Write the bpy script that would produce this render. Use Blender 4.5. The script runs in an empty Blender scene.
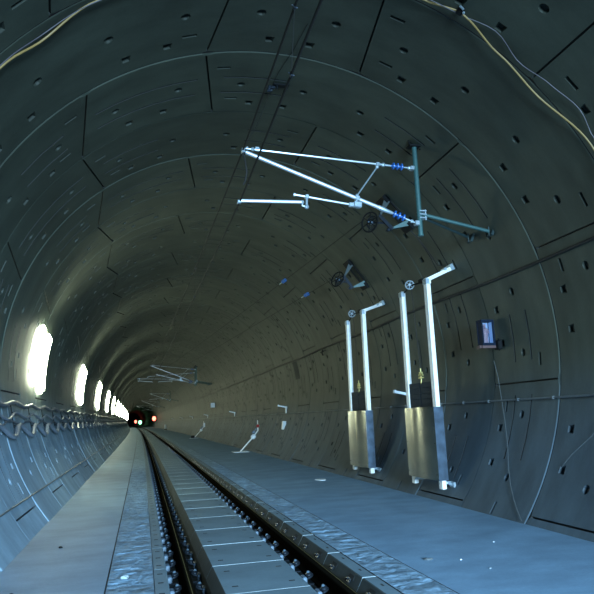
import bpy, math, random
from mathutils import Vector, Matrix
from mathutils.geometry import delaunay_2d_cdt

random.seed(11)
C = bpy.context.scene.collection
R = 4.3              # lining radius (m); floor is z = 0, tunnel runs along +y
ZC = 2.6534          # height of the tunnel axis above the floor
YA = 7.8693          # first ring joint ahead of the camera's near ring
L = 1.78554          # ring length
PI = math.pi


def bend(y):         # the tunnel curves gently (8 km radius) away to -x
    return -max(0.0, y) ** 2 / 16000.0


def wp(th, y, off=0.0):   # point on the lining: angle from crown in degrees, + towards +x
    a = math.radians(th)
    return Vector(((R - off) * math.sin(a) + bend(y), y, ZC + (R - off) * math.cos(a)))


# ------------------------------------------------------------------ materials
def nodes(name):
    m = bpy.data.materials.new(name)
    m.use_nodes = True
    nt = m.node_tree
    return m, nt, nt.nodes, nt.links, nt.nodes['Principled BSDF']


ANI = 0.25
UPFILL = 210


def simple(name, col, rough=0.5, metal=0.0, var=0.12, scale=18.0, bump=0.0, spec=0.5):
    m, nt, N, K, b = nodes(name)
    tc = N.new('ShaderNodeTexCoord')
    nz = N.new('ShaderNodeTexNoise')
    nz.inputs['Scale'].default_value = scale
    nz.inputs['Detail'].default_value = 4
    K.new(tc.outputs['Object'], nz.inputs['Vector'])
    rp = N.new('ShaderNodeMapRange')
    rp.inputs['From Min'].default_value = .3
    rp.inputs['From Max'].default_value = .7
    rp.inputs['To Min'].default_value = 1 - var
    rp.inputs['To Max'].default_value = 1 + var
    K.new(nz.outputs['Fac'], rp.inputs['Value'])
    mx = N.new('ShaderNodeVectorMath')
    mx.operation = 'SCALE'
    mx.inputs[0].default_value = col
    K.new(rp.outputs['Result'], mx.inputs['Scale'])
    K.new(mx.outputs['Vector'], b.inputs['Base Color'])
    b.inputs['Roughness'].default_value = rough
    b.inputs['Metallic'].default_value = metal
    b.inputs['Specular IOR Level'].default_value = spec
    if bump:
        bp = N.new('ShaderNodeBump')
        bp.inputs['Strength'].default_value = bump
        bp.inputs['Distance'].default_value = .01
        K.new(nz.outputs['Fac'], bp.inputs['Height'])
        K.new(bp.outputs['Normal'], b.inputs['Normal'])
    return m


def emit(name, col, strength):
    m, nt, N, K, b = nodes(name)
    b.inputs['Base Color'].default_value = (.6, .6, .6, 1)
    b.inputs['Emission Color'].default_value = (*col, 1)
    b.inputs['Emission Strength'].default_value = strength
    return m


def lining_material(name, LOW, HIGH, MID=None):
    m, nt, N, K, b = nodes(name)
    tc = N.new('ShaderNodeTexCoord')
    sep = N.new('ShaderNodeSeparateXYZ')
    K.new(tc.outputs['Object'], sep.inputs[0])
    # olive grey above, cooler and paler near the foot of the wall
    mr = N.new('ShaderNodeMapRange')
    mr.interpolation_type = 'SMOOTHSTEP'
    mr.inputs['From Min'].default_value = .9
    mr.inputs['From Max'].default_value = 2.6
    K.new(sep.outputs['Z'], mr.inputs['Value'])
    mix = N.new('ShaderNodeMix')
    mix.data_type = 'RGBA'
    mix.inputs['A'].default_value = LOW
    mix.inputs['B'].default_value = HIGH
    if MID:                                   # paler band: lamp glow painted into the wall colour
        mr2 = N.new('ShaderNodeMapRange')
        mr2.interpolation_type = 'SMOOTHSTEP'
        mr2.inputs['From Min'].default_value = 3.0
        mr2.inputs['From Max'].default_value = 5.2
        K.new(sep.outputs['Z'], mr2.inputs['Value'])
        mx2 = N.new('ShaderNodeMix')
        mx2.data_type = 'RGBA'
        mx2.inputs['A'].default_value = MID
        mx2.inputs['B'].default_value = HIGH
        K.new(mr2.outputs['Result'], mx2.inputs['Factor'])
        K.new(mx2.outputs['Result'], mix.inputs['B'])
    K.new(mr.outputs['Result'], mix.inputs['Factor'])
    # broad blotches + damp stains stretched round the ring
    mp = N.new('ShaderNodeMapping')
    mp.inputs['Scale'].default_value = (.6, 1.5, .45)
    K.new(tc.outputs['Object'], mp.inputs['Vector'])
    n1 = N.new('ShaderNodeTexNoise')
    n1.inputs['Scale'].default_value = 1.6
    n1.inputs['Detail'].default_value = 7
    n1.inputs['Roughness'].default_value = .6
    K.new(mp.outputs['Vector'], n1.inputs['Vector'])
    r1 = N.new('ShaderNodeMapRange')
    r1.inputs['From Min'].default_value = .3
    r1.inputs['From Max'].default_value = .7
    r1.inputs['To Min'].default_value = .68
    r1.inputs['To Max'].default_value = 1.22
    K.new(n1.outputs['Fac'], r1.inputs['Value'])
    n2 = N.new('ShaderNodeTexNoise')
    n2.inputs['Scale'].default_value = 30
    n2.inputs['Detail'].default_value = 5
    K.new(tc.outputs['Object'], n2.inputs['Vector'])
    r2 = N.new('ShaderNodeMapRange')
    r2.inputs['To Min'].default_value = .9
    r2.inputs['To Max'].default_value = 1.1
    K.new(n2.outputs['Fac'], r2.inputs['Value'])
    at = N.new('ShaderNodeAttribute')
    at.attribute_name = 'tint'
    a1 = N.new('ShaderNodeMath'); a1.operation = 'MULTIPLY'
    a2 = N.new('ShaderNodeMath'); a2.operation = 'MULTIPLY'
    K.new(r1.outputs['Result'], a1.inputs[0]); K.new(r2.outputs['Result'], a1.inputs[1])
    K.new(a1.outputs[0], a2.inputs[0]); K.new(at.outputs['Fac'], a2.inputs[1])
    sc = N.new('ShaderNodeVectorMath'); sc.operation = 'SCALE'
    K.new(mix.outputs['Result'], sc.inputs[0]); K.new(a2.outputs[0], sc.inputs['Scale'])
    K.new(sc.outputs['Vector'], b.inputs['Base Color'])
    b.inputs['Roughness'].default_value = .62
    b.inputs['Specular IOR Level'].default_value = .35
    bp = N.new('ShaderNodeBump')
    bp.inputs['Strength'].default_value = .25
    bp.inputs['Distance'].default_value = .004
    K.new(n2.outputs['Fac'], bp.inputs['Height'])
    K.new(bp.outputs['Normal'], b.inputs['Normal'])
    return m


def floor_material(name, col, ridged):
    m, nt, N, K, b = nodes(name)
    tc = N.new('ShaderNodeTexCoord')
    mp = N.new('ShaderNodeMapping')
    mp.inputs['Scale'].default_value = (1.0, 1.6 if not ridged else 2.6, 1)
    K.new(tc.outputs['Object'], mp.inputs['Vector'])
    n1 = N.new('ShaderNodeTexNoise')
    n1.inputs['Scale'].default_value = 1.1
    n1.inputs['Detail'].default_value = 8
    n1.inputs['Roughness'].default_value = .62
    K.new(mp.outputs['Vector'], n1.inputs['Vector'])
    n2 = N.new('ShaderNodeTexNoise')
    n2.inputs['Scale'].default_value = 4.5 if ridged else 26
    n2.inputs['Detail'].default_value = 6
    n2.inputs['Roughness'].default_value = .7
    K.new(mp.outputs['Vector'], n2.inputs['Vector'])
    r1 = N.new('ShaderNodeMapRange')
    r1.inputs['From Min'].default_value = .32; r1.inputs['From Max'].default_value = .68
    r1.inputs['To Min'].default_value = .8; r1.inputs['To Max'].default_value = 1.18
    K.new(n1.outputs['Fac'], r1.inputs['Value'])
    r2 = N.new('ShaderNodeMapRange')
    r2.inputs['From Min'].default_value = .3; r2.inputs['From Max'].default_value = .7
    r2.inputs['To Min'].default_value = .45 if ridged else .9
    r2.inputs['To Max'].default_value = 1.45 if ridged else 1.08
    K.new(n2.outputs['Fac'], r2.inputs['Value'])
    mu = N.new('ShaderNodeMath'); mu.operation = 'MULTIPLY'
    K.new(r1.outputs['Result'], mu.inputs[0]); K.new(r2.outputs['Result'], mu.inputs[1])
    sc = N.new('ShaderNodeVectorMath'); sc.operation = 'SCALE'
    sc.inputs[0].default_value = col
    K.new(mu.outputs[0], sc.inputs['Scale'])
    K.new(sc.outputs['Vector'], b.inputs['Base Color'])
    b.inputs['Roughness'].default_value = .6
    b.inputs['Specular IOR Level'].default_value = .3
    bp = N.new('ShaderNodeBump')
    bp.inputs['Strength'].default_value = 1.0 if ridged else .35
    bp.inputs['Distance'].default_value = .12 if ridged else .008
    K.new(n2.outputs['Fac'], bp.inputs['Height'])
    K.new(bp.outputs['Normal'], b.inputs['Normal'])
    return m


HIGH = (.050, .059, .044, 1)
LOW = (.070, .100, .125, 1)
LOWL = (.27, .38, .48, 1)  # lamp-side wall foot painted paler to stand in for light on it
FLOOR = (.185, .305, .44)
M = {
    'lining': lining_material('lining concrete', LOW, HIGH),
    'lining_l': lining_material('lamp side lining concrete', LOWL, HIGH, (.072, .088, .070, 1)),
    'floor': floor_material('walkway concrete', FLOOR, False),
    'rough': floor_material('ridged concrete', (.22, .34, .46), True),
    'trough': simple('trough concrete', (.035, .045, .05), .8),
    'bevel': simple('darker sloping side', (.055, .068, .072), .8, 0, .15, 5, spec=.15),  # sloping panel and kerb sides, darker than their tops
    'slab': floor_material('panel concrete', (.15, .22, .27), False),
    'slot': simple('dark slot', (.012, .015, .018), .9),
    'edge': simple('pale panel joint', (.48, .58, .64), .7),
    'rail': simple('dark rail steel', (.008, .007, .005), .9, 0, .25, 30, spec=0),
    'band': simple('running band', (.16, .13, .05), .5, .3, .2, 10),
    'fast': simple('dark fastener steel', (.035, .045, .06), .38, .7, .3, 40),
    'guide': simple('grey guide block', (.12, .17, .23), .5, 0, .2, 40),
    'bolt': simple('bright bolt', (.22, .32, .42), .35, .7, .15, 60),
    'post': simple('galvanised white post', (.92, .92, .90), .4, 0, .06, 12),
    'alu': simple('bright aluminium tube', (.58, .64, .72), .33, .45, .08, 14),
    'galv': simple('galvanised fitting', (.42, .50, .56), .4, .6, .18, 60),
    'green': simple('teal painted steel', (.040, .105, .105), .5, .1, .12, 20),
    'dgreen': simple('dark teal painted steel', (.016, .034, .036), .55, .1, .2, 20),
    'blue': simple('blue insulator', (.03, .13, .42), .3, 0, .1, 40),
    'black': simple('black steel', (.008, .009, .010), .7, 0, .2, 30, spec=.15),
    'weight': simple('cast iron weights', (.008, .018, .028), .8, 0, .2, 20),
    'stain': simple('stainless sheet', (.40, .40, .35), .22, 1.0, .16, 3.0),
    'stain_shade': simple('shaded steel side', (.06, .085, .12), .45, .6, .35, 6),  # guard ends: shade painted as a darker, bluer steel
    'patch': simple('dark repair mortar', (.016, .020, .018), .8),
    'brass': simple('brass hanger', (.45, .38, .14), .4, .4, .15, 30),
    'cablek': simple('black cable', (.010, .010, .010), .6),
    'wire': simple('dark wire', (.005, .004, .003), .8, 0),
    'cableg': simple('grey cable sheath', (.17, .20, .25), .45, 0, .2, 20),
    'cabled': simple('dark cable sheath', (.10, .115, .14), .45, 0, .2, 20),
    'yellow': simple('yellow cable', (.30, .19, .06), .5, 0, .12, 6),
    'purple': simple('thin mauve cable', (.075, .062, .078), .5, 0, .1, 6),
    'thin': simple('thin grey wire', (.13, .15, .16), .5, .3),
    'pipe': simple('grey conduit', (.11, .13, .14), .5, .1),
    'frame': simple('dark blue frame', (.006, .013, .030), .6, 0, .15, 20, spec=.1),
    'backing': emit('pale blue backing', (.09, .24, .60), .55),
    'figure': simple('pink plaster', (.78, .50, .56), .6, 0, .06, 10),
    'wood': simple('dull red bar', (.10, .055, .055), .6, 0, .2, 12),
    'white': simple('white plastic', (.78, .84, .90), .4, 0, .05, 10),
    'red': simple('red cap', (.30, .006, .012), .5),
    'paper': simple('white sheet', (.75, .82, .88), .7),
    'stone': simple('broken concrete', (.30, .36, .40), .85, 0, .25, 14, .6),
    'puddle': simple('damp patch', (.16, .20, .25), .25, 0, .1, 6),
    'lens': emit('glowing lamp diffuser', (.92, 1, .70), 38),
    'sigr': emit('red signal lens', (1, .16, .10), 5),
    'sigg': emit('green signal lens', (.25, 1, .45), 4),
}
_b = M['stain'].node_tree.nodes['Principled BSDF']
_b.inputs['Anisotropic'].default_value = .9
_t = M['stain'].node_tree.nodes.new('ShaderNodeTangent')
_t.direction_type = 'RADIAL'; _t.axis = 'Z'
M['stain'].node_tree.links.new(_t.outputs[0], _b.inputs['Tangent'])
_b.inputs['Anisotropic Rotation'].default_value = ANI
g, nt, N, K, b = nodes('clear glass')
b.inputs['Base Color'].default_value = (.9, .95, 1, 1)
b.inputs['Roughness'].default_value = .03
b.inputs['Transmission Weight'].default_value = 1.0
b.inputs['IOR'].default_value = 1.1
nz = N.new('ShaderNodeTexNoise'); nz.inputs['Scale'].default_value = 3
K.new(nz.outputs['Fac'], b.inputs['Coat Roughness'])
M['glass'] = g


# ------------------------------------------------------------------ mesh building
class MB:
    def __init__(s):
        s.v, s.f, s.mi = [], [], []

    def add(s, vs, fs, mi=0):
        o = len(s.v)
        s.v += [Vector(p) for p in vs]
        s.f += [tuple(o + i for i in f) for f in fs]
        s.mi += [mi] * len(fs)
        return s

    def box(s, c, d, rot=None, mi=0, bev=0.0):
        c = Vector(c); hx, hy, hz = d[0] / 2, d[1] / 2, d[2] / 2
        rot = rot or Matrix.Identity(3)
        if not bev:
            vs = [Vector((x * hx, y * hy, z * hz)) for x in (-1, 1) for y in (-1, 1) for z in (-1, 1)]
            fs = [(0, 1, 3, 2), (4, 6, 7, 5), (0, 4, 5, 1), (2, 3, 7, 6), (0, 2, 6, 4), (1, 5, 7, 3)]
        else:                                    # chamfered box
            bv = min(bev, hx * .9, hy * .9, hz * .9)
            vs, idx = [], {}
            for x in (-1, 1):
                for y in (-1, 1):
                    for z in (-1, 1):
                        for ax in range(3):
                            p = [x * (hx - bv), y * (hy - bv), z * (hz - bv)]
                            p[ax] = (x * hx, y * hy, z * hz)[ax]
                            idx[(x, y, z, ax)] = len(vs); vs.append(Vector(p))
            fs = []
            ring = [(-1, -1), (1, -1), (1, 1), (-1, 1)]
            for ax in range(3):
                a1, a2 = [(1, 2), (2, 0), (0, 1)][ax]
                for sg in (-1, 1):
                    q = []
                    for (p, r) in ring:
                        k = [0, 0, 0]; k[ax] = sg; k[a1] = p; k[a2] = r
                        q.append(idx[(*k, ax)])
                    fs.append(tuple(q if sg > 0 else q[::-1]))
            for ax in range(3):                  # edge chamfers along ax
                a1, a2 = [(1, 2), (2, 0), (0, 1)][ax]
                for (p, r) in ring:
                    k0 = [0, 0, 0]; k0[a1] = p; k0[a2] = r
                    kk = []
                    for e, fa in ((-1, a1), (1, a1), (1, a2), (-1, a2)):
                        k = k0[:]; k[ax] = e
                        kk.append(idx[(*k, fa)])
                    fs.append(tuple(kk))
            for x in (-1, 1):
                for y in (-1, 1):
                    for z in (-1, 1):
                        fs.append(tuple(idx[(x, y, z, a)] for a in range(3)))
        return s.add([c + rot @ p for p in vs], fs, mi)

    def tube(s, pts, r, n=10, mi=0, cap=True, closed=False):
        pts = [Vector(p) for p in pts]
        k = len(pts)
        rs = r if isinstance(r, (list, tuple)) else [r] * k
        rings, up = [], None
        for i, p in enumerate(pts):
            if closed:
                t = pts[(i + 1) % k] - pts[i - 1]
            else:
                t = pts[min(i + 1, k - 1)] - pts[max(i - 1, 0)]
            if t.length < 1e-9:
                t = pts[min(i + 2, k - 1)] - pts[max(i - 2, 0)]
            t.normalize()
            if up is None:
                up = Vector((0, 0, 1)) if abs(t.z) < .9 else Vector((1, 0, 0))
            a = t.cross(up)
            if a.length < 1e-6:
                a = t.orthogonal()
            a.normalize()
            bb = a.cross(t); up = bb
            rings.append([p + rs[i] * (math.cos(2 * PI * j / n) * a + math.sin(2 * PI * j / n) * bb) for j in range(n)])
        vs = [p for q in rings for p in q]
        fs = []
        for i in range(k if closed else k - 1):
            i2 = (i + 1) % k
            for j in range(n):
                j2 = (j + 1) % n
                fs.append((i * n + j, i * n + j2, i2 * n + j2, i2 * n + j))
        if cap and not closed:
            fs.append(tuple(range(n))[::-1])
            fs.append(tuple((k - 1) * n + j for j in range(n)))
        return s.add(vs, fs, mi)

    def ball(s, c, r, n=10, mi=0, sc=(1, 1, 1)):
        c = Vector(c); vs = [c + Vector((0, 0, r * sc[2]))]; h = n // 2
        for i in range(1, h):
            a = PI * i / h
            for j in range(n):
                bq = 2 * PI * j / n
                vs.append(c + Vector((r * sc[0] * math.sin(a) * math.cos(bq), r * sc[1] * math.sin(a) * math.sin(bq), r * sc[2] * math.cos(a))))
        vs.append(c - Vector((0, 0, r * sc[2])))
        fs = [(0, 1 + j, 1 + (j + 1) % n) for j in range(n)]
        for i in range(h - 2):
            for j in range(n):
                a0 = 1 + i * n + j; a1 = 1 + i * n + (j + 1) % n
                fs.append((a0, a0 + n, a1 + n, a1))
        e = len(vs) - 1
        fs += [(e, 1 + (h - 2) * n + (j + 1) % n, 1 + (h - 2) * n + j) for j in range(n)]
        return s.add(vs, fs, mi)

    def poly(s, pts, nrm, th, mi=0):             # flat plate: outline thickened along nrm
        d = Vector(nrm).normalized() * th
        n = len(pts); pts = [Vector(p) for p in pts]
        fs = [tuple(range(n))[::-1], tuple(range(n, 2 * n))]
        fs += [(i, (i + 1) % n, n + (i + 1) % n, n + i) for i in range(n)]
        return s.add([p - d / 2 for p in pts] + [p + d / 2 for p in pts], fs, mi)

    def sweep(s, prof, ys, mi=0, caps=True, bnd=True):   # (x, z) outline run along y
        n = len(prof)
        vs = [Vector((x + (bend(y) if bnd else 0), y, z)) for y in ys for x, z in prof]
        fs = []
        for i in range(len(ys) - 1):
            for j in range(n):
                j2 = (j + 1) % n
                fs.append((i * n + j, i * n + j2, (i + 1) * n + j2, (i + 1) * n + j))
        if caps:
            fs.append(tuple(range(n))[::-1]); fs.append(tuple((len(ys) - 1) * n + j for j in range(n)))
        return s.add(vs, fs, mi)

    def build(s, name, mats, parent=None, origin=(0, 0, 0), smooth=35):
        o_ = Vector(origin)
        me = bpy.data.meshes.new(name)
        me.from_pydata([tuple(p - o_) for p in s.v], [], s.f)
        for m in (mats if isinstance(mats, (list, tuple)) else [mats]):
            me.materials.append(M[m])
        if any(s.mi):
            me.polygons.foreach_set('material_index', s.mi)
        me.validate()
        finish(me, smooth)
        o = bpy.data.objects.new(name, me)
        C.objects.link(o)
        if parent is not None:
            o.parent = parent
        else:
            o.location = o_
        return o


def finish(me, deg):
    import bmesh
    bm = bmesh.new(); bm.from_mesh(me)
    bmesh.ops.recalc_face_normals(bm, faces=bm.faces)
    if deg:
        a = math.radians(deg)
        for f in bm.faces:
            f.smooth = True
        for e in bm.edges:
            if len(e.link_faces) == 2 and e.calc_face_angle(0) > a:
                e.smooth = False
    bm.to_mesh(me); bm.free()


def tag(o, label, cat, group=None, kind=None):
    o['label'] = label; o['category'] = cat
    if group: o['group'] = group
    if kind: o['kind'] = kind
    return o


def struct(o):
    o['kind'] = 'structure'
    return o


def thing(name, label, cat, loc, group=None):
    o = bpy.data.objects.new(name, None)
    C.objects.link(o)
    o.location = loc
    o.empty_display_size = .2
    return tag(o, label, cat, group)


def copy_tree(o, loc=None, label=None, parent=None):
    c = o.copy(); C.objects.link(c)
    if loc is not None: c.location = loc
    if label: c['label'] = label
    c.parent = parent
    for ch in list(o.children):
        copy_tree(ch, None, None, c)
    return c


NTH = ['nearest', 'second', 'third', 'fourth', 'fifth', 'sixth', 'seventh', 'eighth', 'ninth', 'tenth', 'eleventh', 'twelfth',
       'thirteenth', 'fourteenth', 'fifteenth', 'sixteenth', 'seventeenth', 'eighteenth', 'nineteenth', 'twentieth']


def nth(i):
    return NTH[i] if i < len(NTH) else None


# ------------------------------------------------------------------ lining
# 13 modules of 27.7 degrees; key segment between two of them, alternate rings turned
MOD = 360 / 13.0
J0 = 15.5                                     # a module boundary


def ring_spec(k):
    """joints as (theta at near edge, theta at far edge)."""
    if k == 0:
        key = (-10.6, -14.1, 14.0, 17.4)      # near/far of the two key sides
        js = [71, 126.4, -68, -123.4]
    elif k % 2:
        key = (-38.5, -42.0, -14.1, -10.4)
        js = [43.2, 98.3, -95.6]
    else:
        key = (-66.0, -69.2, -42.0, -38.0)
        js = [15.4, 71, 126.4, -123.4]
    return [(key[0], key[1]), (key[2], key[3])], js


TMAX = 129.6


def ring_mesh(k, detail):
    """(u, v, depth) points and triangles of ring k in the unrolled lining"""
    keyj, js = ring_spec(k)
    joints = keyj + [(a, a) for a in js]
    polys = []                                 # (outer outline, inner outline, depth)
    D = math.radians(1) * R                    # metres per degree

    def rect(t, v, du, dv, tin, vin, depth, taper=0.0, shift=0.0):
        o_ = [(t * D - du, v - dv), (t * D + du, v - dv), (t * D + du * (1 - taper), v + dv), (t * D - du * (1 - taper), v + dv)]
        i_ = [(t * D - du * tin, v - dv * vin + shift), (t * D + du * tin, v - dv * vin + shift),
              (t * D + du * tin * (1 - taper), v + dv * vin + shift), (t * D - du * tin * (1 - taper), v + dv * vin + shift)]
        polys.append((o_, i_, depth))

    for (a, c) in joints:                      # open radial joints
        w = .014
        o_ = [(a * D - w, .05), (a * D + w, .05), (c * D + w, L - .05), (c * D - w, L - .05)]
        i_ = [(a * D - w * .6 + (c - a) * D * .01, .06), (a * D + w * .6 + (c - a) * D * .01, .06),
              (c * D + w * .6 - (c - a) * D * .01, L - .06), (c * D - w * .6 - (c - a) * D * .01, L - .06)]
        polys.append((o_, i_, .055))
    if detail:
        tj = lambda v: [a + (c - a) * v / L for a, c in joints]

        def clear(t, v, deg):
            return all(abs(t - x) > deg for x in tj(v))
        for i in range(-5, 5):
            mid = J0 + MOD * (i + .5)
            if abs(mid) > 124: continue
            for s in (-4, 4):
                if abs(mid + s) < 127 and clear(mid + s, .82 * L, 1.6):
                    rect(mid + s, .82 * L, .068, .062, .62, .5, .050, .22, .026)
            for s in (-7, 7):
                t, v = mid + s, .5 * L
                if abs(t) < 127 and clear(t, v, 1.4):
                    o_ = [(t * D + .070 * math.cos(q * PI / 5), v + .062 * math.sin(q * PI / 5)) for q in range(10)]
                    i_ = [(t * D + .055 * math.cos(q * PI / 5), v + .050 * math.sin(q * PI / 5)) for q in range(10)]
                    polys.append((o_, i_, .042))
        sl = []
        for (a, c) in [(x, x) for x in js]:
            sl += [(a - 4.7, .26), (a + 5.0, .76)]
        sl += [(keyj[0][0] - 4.2, .23), (keyj[0][1] - 3.8, .74), (keyj[1][0] + 4.2, .23), (keyj[1][1] + 3.6, .74)]
        sl += [(126.4, .5)] if k % 2 else []
        for (t, v) in sl:
            if abs(t) < 127 and clear(t, v * L, 1.6):
                rect(t, v * L, .105, .028, .92, .6, .040, 0, .006)
        if k >= 1:
            b_ = sorted([x for x in js] + [sum(keyj[0]) / 2, sum(keyj[1]) / 2] + [-150.7, 153.7 if k % 2 else 181])
            for a, c in zip(b_, b_[1:]):
                if c - a < 35:
                    arcs = [(a + 2.8, c - 2.8)]
                else:
                    arcs = [(a + 2.8, a + 17.2), (c - 15.8, c - 4.6)]
                for a1, c1 in arcs:
                    a1, c1 = max(a1, -126), min(c1, 126)
                    if c1 - a1 < 3: continue
                    for vv in (.38, .63):
                        n = max(2, int((c1 - a1) / 4))
                        v = vv * L; w = .017
                        up = [((a1 + (c1 - a1) * q / n) * D, v + w) for q in range(n + 1)]
                        lo = [((c1 - (c1 - a1) * q / n) * D, v - w) for q in range(n + 1)]
                        e = .02
                        up2 = [(min(max(x, a1 * D + e), c1 * D - e), v + w * .5) for x, _ in up]
                        lo2 = [(min(max(x, a1 * D + e), c1 * D - e), v - w * .5) for x, _ in lo]
                        polys.append((up + lo, up2 + lo2, .024))
    pts, dep, edges, faces = [], [], [], []
    for o_, i_, d in polys:
        for ring, dd in ((o_, 0.0), (i_, d)):
            b0 = len(pts)
            pts += [Vector(p) for p in ring]; dep += [dd] * len(ring)
            edges += [(b0 + q, b0 + (q + 1) % len(ring)) for q in range(len(ring))]
    boxes = [(min(p[0] for p in o_) - .012, max(p[0] for p in o_) + .012, min(p[1] for p in o_) - .012, max(p[1] for p in o_) + .012, o_) for o_, _, _ in polys]

    def blocked(u, v):
        for x0, x1, y0, y1, o_ in boxes:
            if x0 < u < x1 and y0 < v < y1:
                if x1 - x0 > .3 and y1 - y0 > 1.0:      # slanted joint: test against the line itself
                    (ua, va), (ub, vb) = o_[0], o_[3]
                    if abs(u - (ua + (ub - ua) * (v - va) / (vb - va))) > .05: continue
                return True
        return False
    nth_ = 104 if detail else 60
    rows = [(0, .016), (.016, 0), (L - .020, 0), (L, .030)]
    if detail:
        rows += [(L * q, 0) for q in (.1, .26, .44, .56, .7, .9)]
    for v, d in rows:
        for q in range(nth_ + 1):
            u = (-TMAX + 2 * TMAX * q / nth_) * D
            if not blocked(u, v):
                pts.append(Vector((u, v))); dep.append(d)
    P2, E2, F2, ov, oe, of = delaunay_2d_cdt(pts, edges, [], 0, 1e-6)
    d2 = [max((dep[x] for x in src), default=0) for src in ov]
    return P2, d2, F2


CACHE = {}


def ring_uv(k, detail):
    key = (0 if k == 0 else 1 if k % 2 else 2, detail, k < 1 and k != 0)
    if key not in CACHE:
        CACHE[key] = ring_mesh(k, detail)
    return CACHE[key]


def face_tint(P2, d2, f):
    d = max(d2[i] for i in f)
    ys_ = [P2[i].y for i in f]
    lo = min(d2[i] for i in f)
    if max(ys_) < .018: return 1.15           # lit lip of the ring joint, highlight painted paler
    if min(ys_) > L - .022: return .10
    if d > .05: return .12                    # open joint, black gasket
    if abs(d - .024) < 1e-4: return .10
    if d > .025: return .25 if lo > .025 else .7   # shade in a pocket painted in, deepest on its floor
    return 1.0


def build_lining():
    zones = {'wall_left': (-999, -52), 'ceiling': (-52, 52), 'wall_right': (52, 999)}
    acc = {z: dict(v=[], f=[], t=[]) for z in zones}
    D = math.radians(1) * R
    rnd = random.Random(5)
    for k in range(-12, 331):
        detail = -1 <= k <= 30
        P2, d2, F2 = ring_uv(k, detail)
        keyj, js = ring_spec(k)
        lim = sorted([sum(keyj[0]) / 2, sum(keyj[1]) / 2] + js)
        tints = [rnd.uniform(.9, 1.1) * (1 + .0 * k) for _ in range(len(lim) + 1)]
        step = rnd.uniform(-.010, .010)
        y0 = YA + (k - 1) * L
        co = []
        for p, d in zip(P2, d2):
            co.append(wp(math.degrees(p.x / R), y0 + p.y, -(d + (step if .005 < p.y < L - .005 else 0))))
        for zname, (a0, a1) in zones.items():
            A = acc[zname]; mp = {}
            for f in F2:
                t = sum(P2[i].x for i in f) / len(f) / D
                if not (a0 <= t < a1): continue
                q = []
                for i in f:
                    if i not in mp:
                        mp[i] = len(A['v']); A['v'].append(co[i])
                    q.append(mp[i])
                A['f'].append(q[::-1])
                A['t'].append(tints[sum(1 for x in lim if x < t)] * face_tint(P2, d2, f))
    for z, A in acc.items():
        me = bpy.data.meshes.new(z)
        me.from_pydata([tuple(p) for p in A['v']], [], A['f'])
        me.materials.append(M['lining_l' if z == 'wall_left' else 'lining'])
        at = me.attributes.new('tint', 'FLOAT', 'FACE')
        at.data.foreach_set('value', A['t'])
        import bmesh
        bm = bmesh.new(); bm.from_mesh(me)
        for f in bm.faces: f.smooth = True
        for e in bm.edges:
            if len(e.link_faces) == 2 and e.calc_face_angle(0) > .3: e.smooth = False
        bm.to_mesh(me); bm.free()
        o = bpy.data.objects.new(z, me); C.objects.link(o); struct(o)


build_lining()

# ------------------------------------------------------------------ floor
YS = [-12, -6, -2, 0, 2] + [3 + 1.5 * i for i in range(40)] + [65 + 6 * i for i in range(88)]
XL, XR = -3.395, 3.395
fl = MB()


def ribbon(mb, prof, ys, mi):
    n = len(prof)
    vs = [Vector((x + bend(y), y, z)) for y in ys for x, z in prof]
    fs = [(i * n + j, i * n + j + 1, (i + 1) * n + j + 1, (i + 1) * n + j) for i in range(len(ys) - 1) for j in range(n - 1)]
    mb.add(vs, fs, mi)


ribbon(fl, [(XL, 0), (-2.9, 0), (-2.206, 0)], YS, 0)
ribbon(fl, [(-2.206, 0), (-2.203, -.014), (-2.194, -.014), (-2.19, .001)], YS, 2)
rr_ = random.Random(3)


def relief(x0, x1):
    nx, ny, ya, yb = 14, 560, 3.0, 26.0
    row = [0.0] * ny
    for q in range(ny):
        row[q] = .6 * row[q - 1] + rr_.uniform(-1, 1)
    vs, fs = [], []
    for q in range(ny + 1):
        y = ya + (yb - ya) * q / ny
        fade = min(1, (ny - q) / 120)
        a_ = rr_.uniform(-1, 1)
        for j in range(nx + 1):
            if rr_.random() < .3: a_ = rr_.uniform(-1, 1)
            e = 0 if j in (0, nx) else 1
            vs.append((x0 + (x1 - x0) * j / nx + bend(y), y + rr_.uniform(-.01, .01), .002 + e * fade * (.009 * a_ + .005 * row[min(q, ny - 1)])))
    for q in range(ny):
        for j in range(nx):
            i = q * (nx + 1) + j
            fs.append((i, i + 1, i + nx + 2, i + nx + 1))
    fl.add(vs, fs, 1)


YN = [y for y in YS if y <= 3]
YF = [26.0] + [y for y in YS if y > 26]
relief(-2.19, -1.735)
relief(.44, .885)
for yy_ in (YN, YF):
    ribbon(fl, [(-2.19, .001), (-1.95, .004), (-1.735, -.001)], yy_, 1)
    ribbon(fl, [(.44, -.001), (.66, .006), (.885, .002)], yy_, 1)
ribbon(fl, [(-1.735, -.001), (-1.733, -.33), (-1.57, -.33), (-1.565, -.29), (-.15, -.29), (.2, -.29), (.24, -.33), (.438, -.33), (.44, -.001)], YS, 2)
ribbon(fl, [(.885, .002), (.888, -.010), (.896, -.010), (.90, 0)], YS, 2)
ribbon(fl, [(.90, 0), (2.2, .0), (XR, 0)], YS, 0)
struct(fl.build('floor', ['floor', 'rough', 'trough'], smooth=30))

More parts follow.
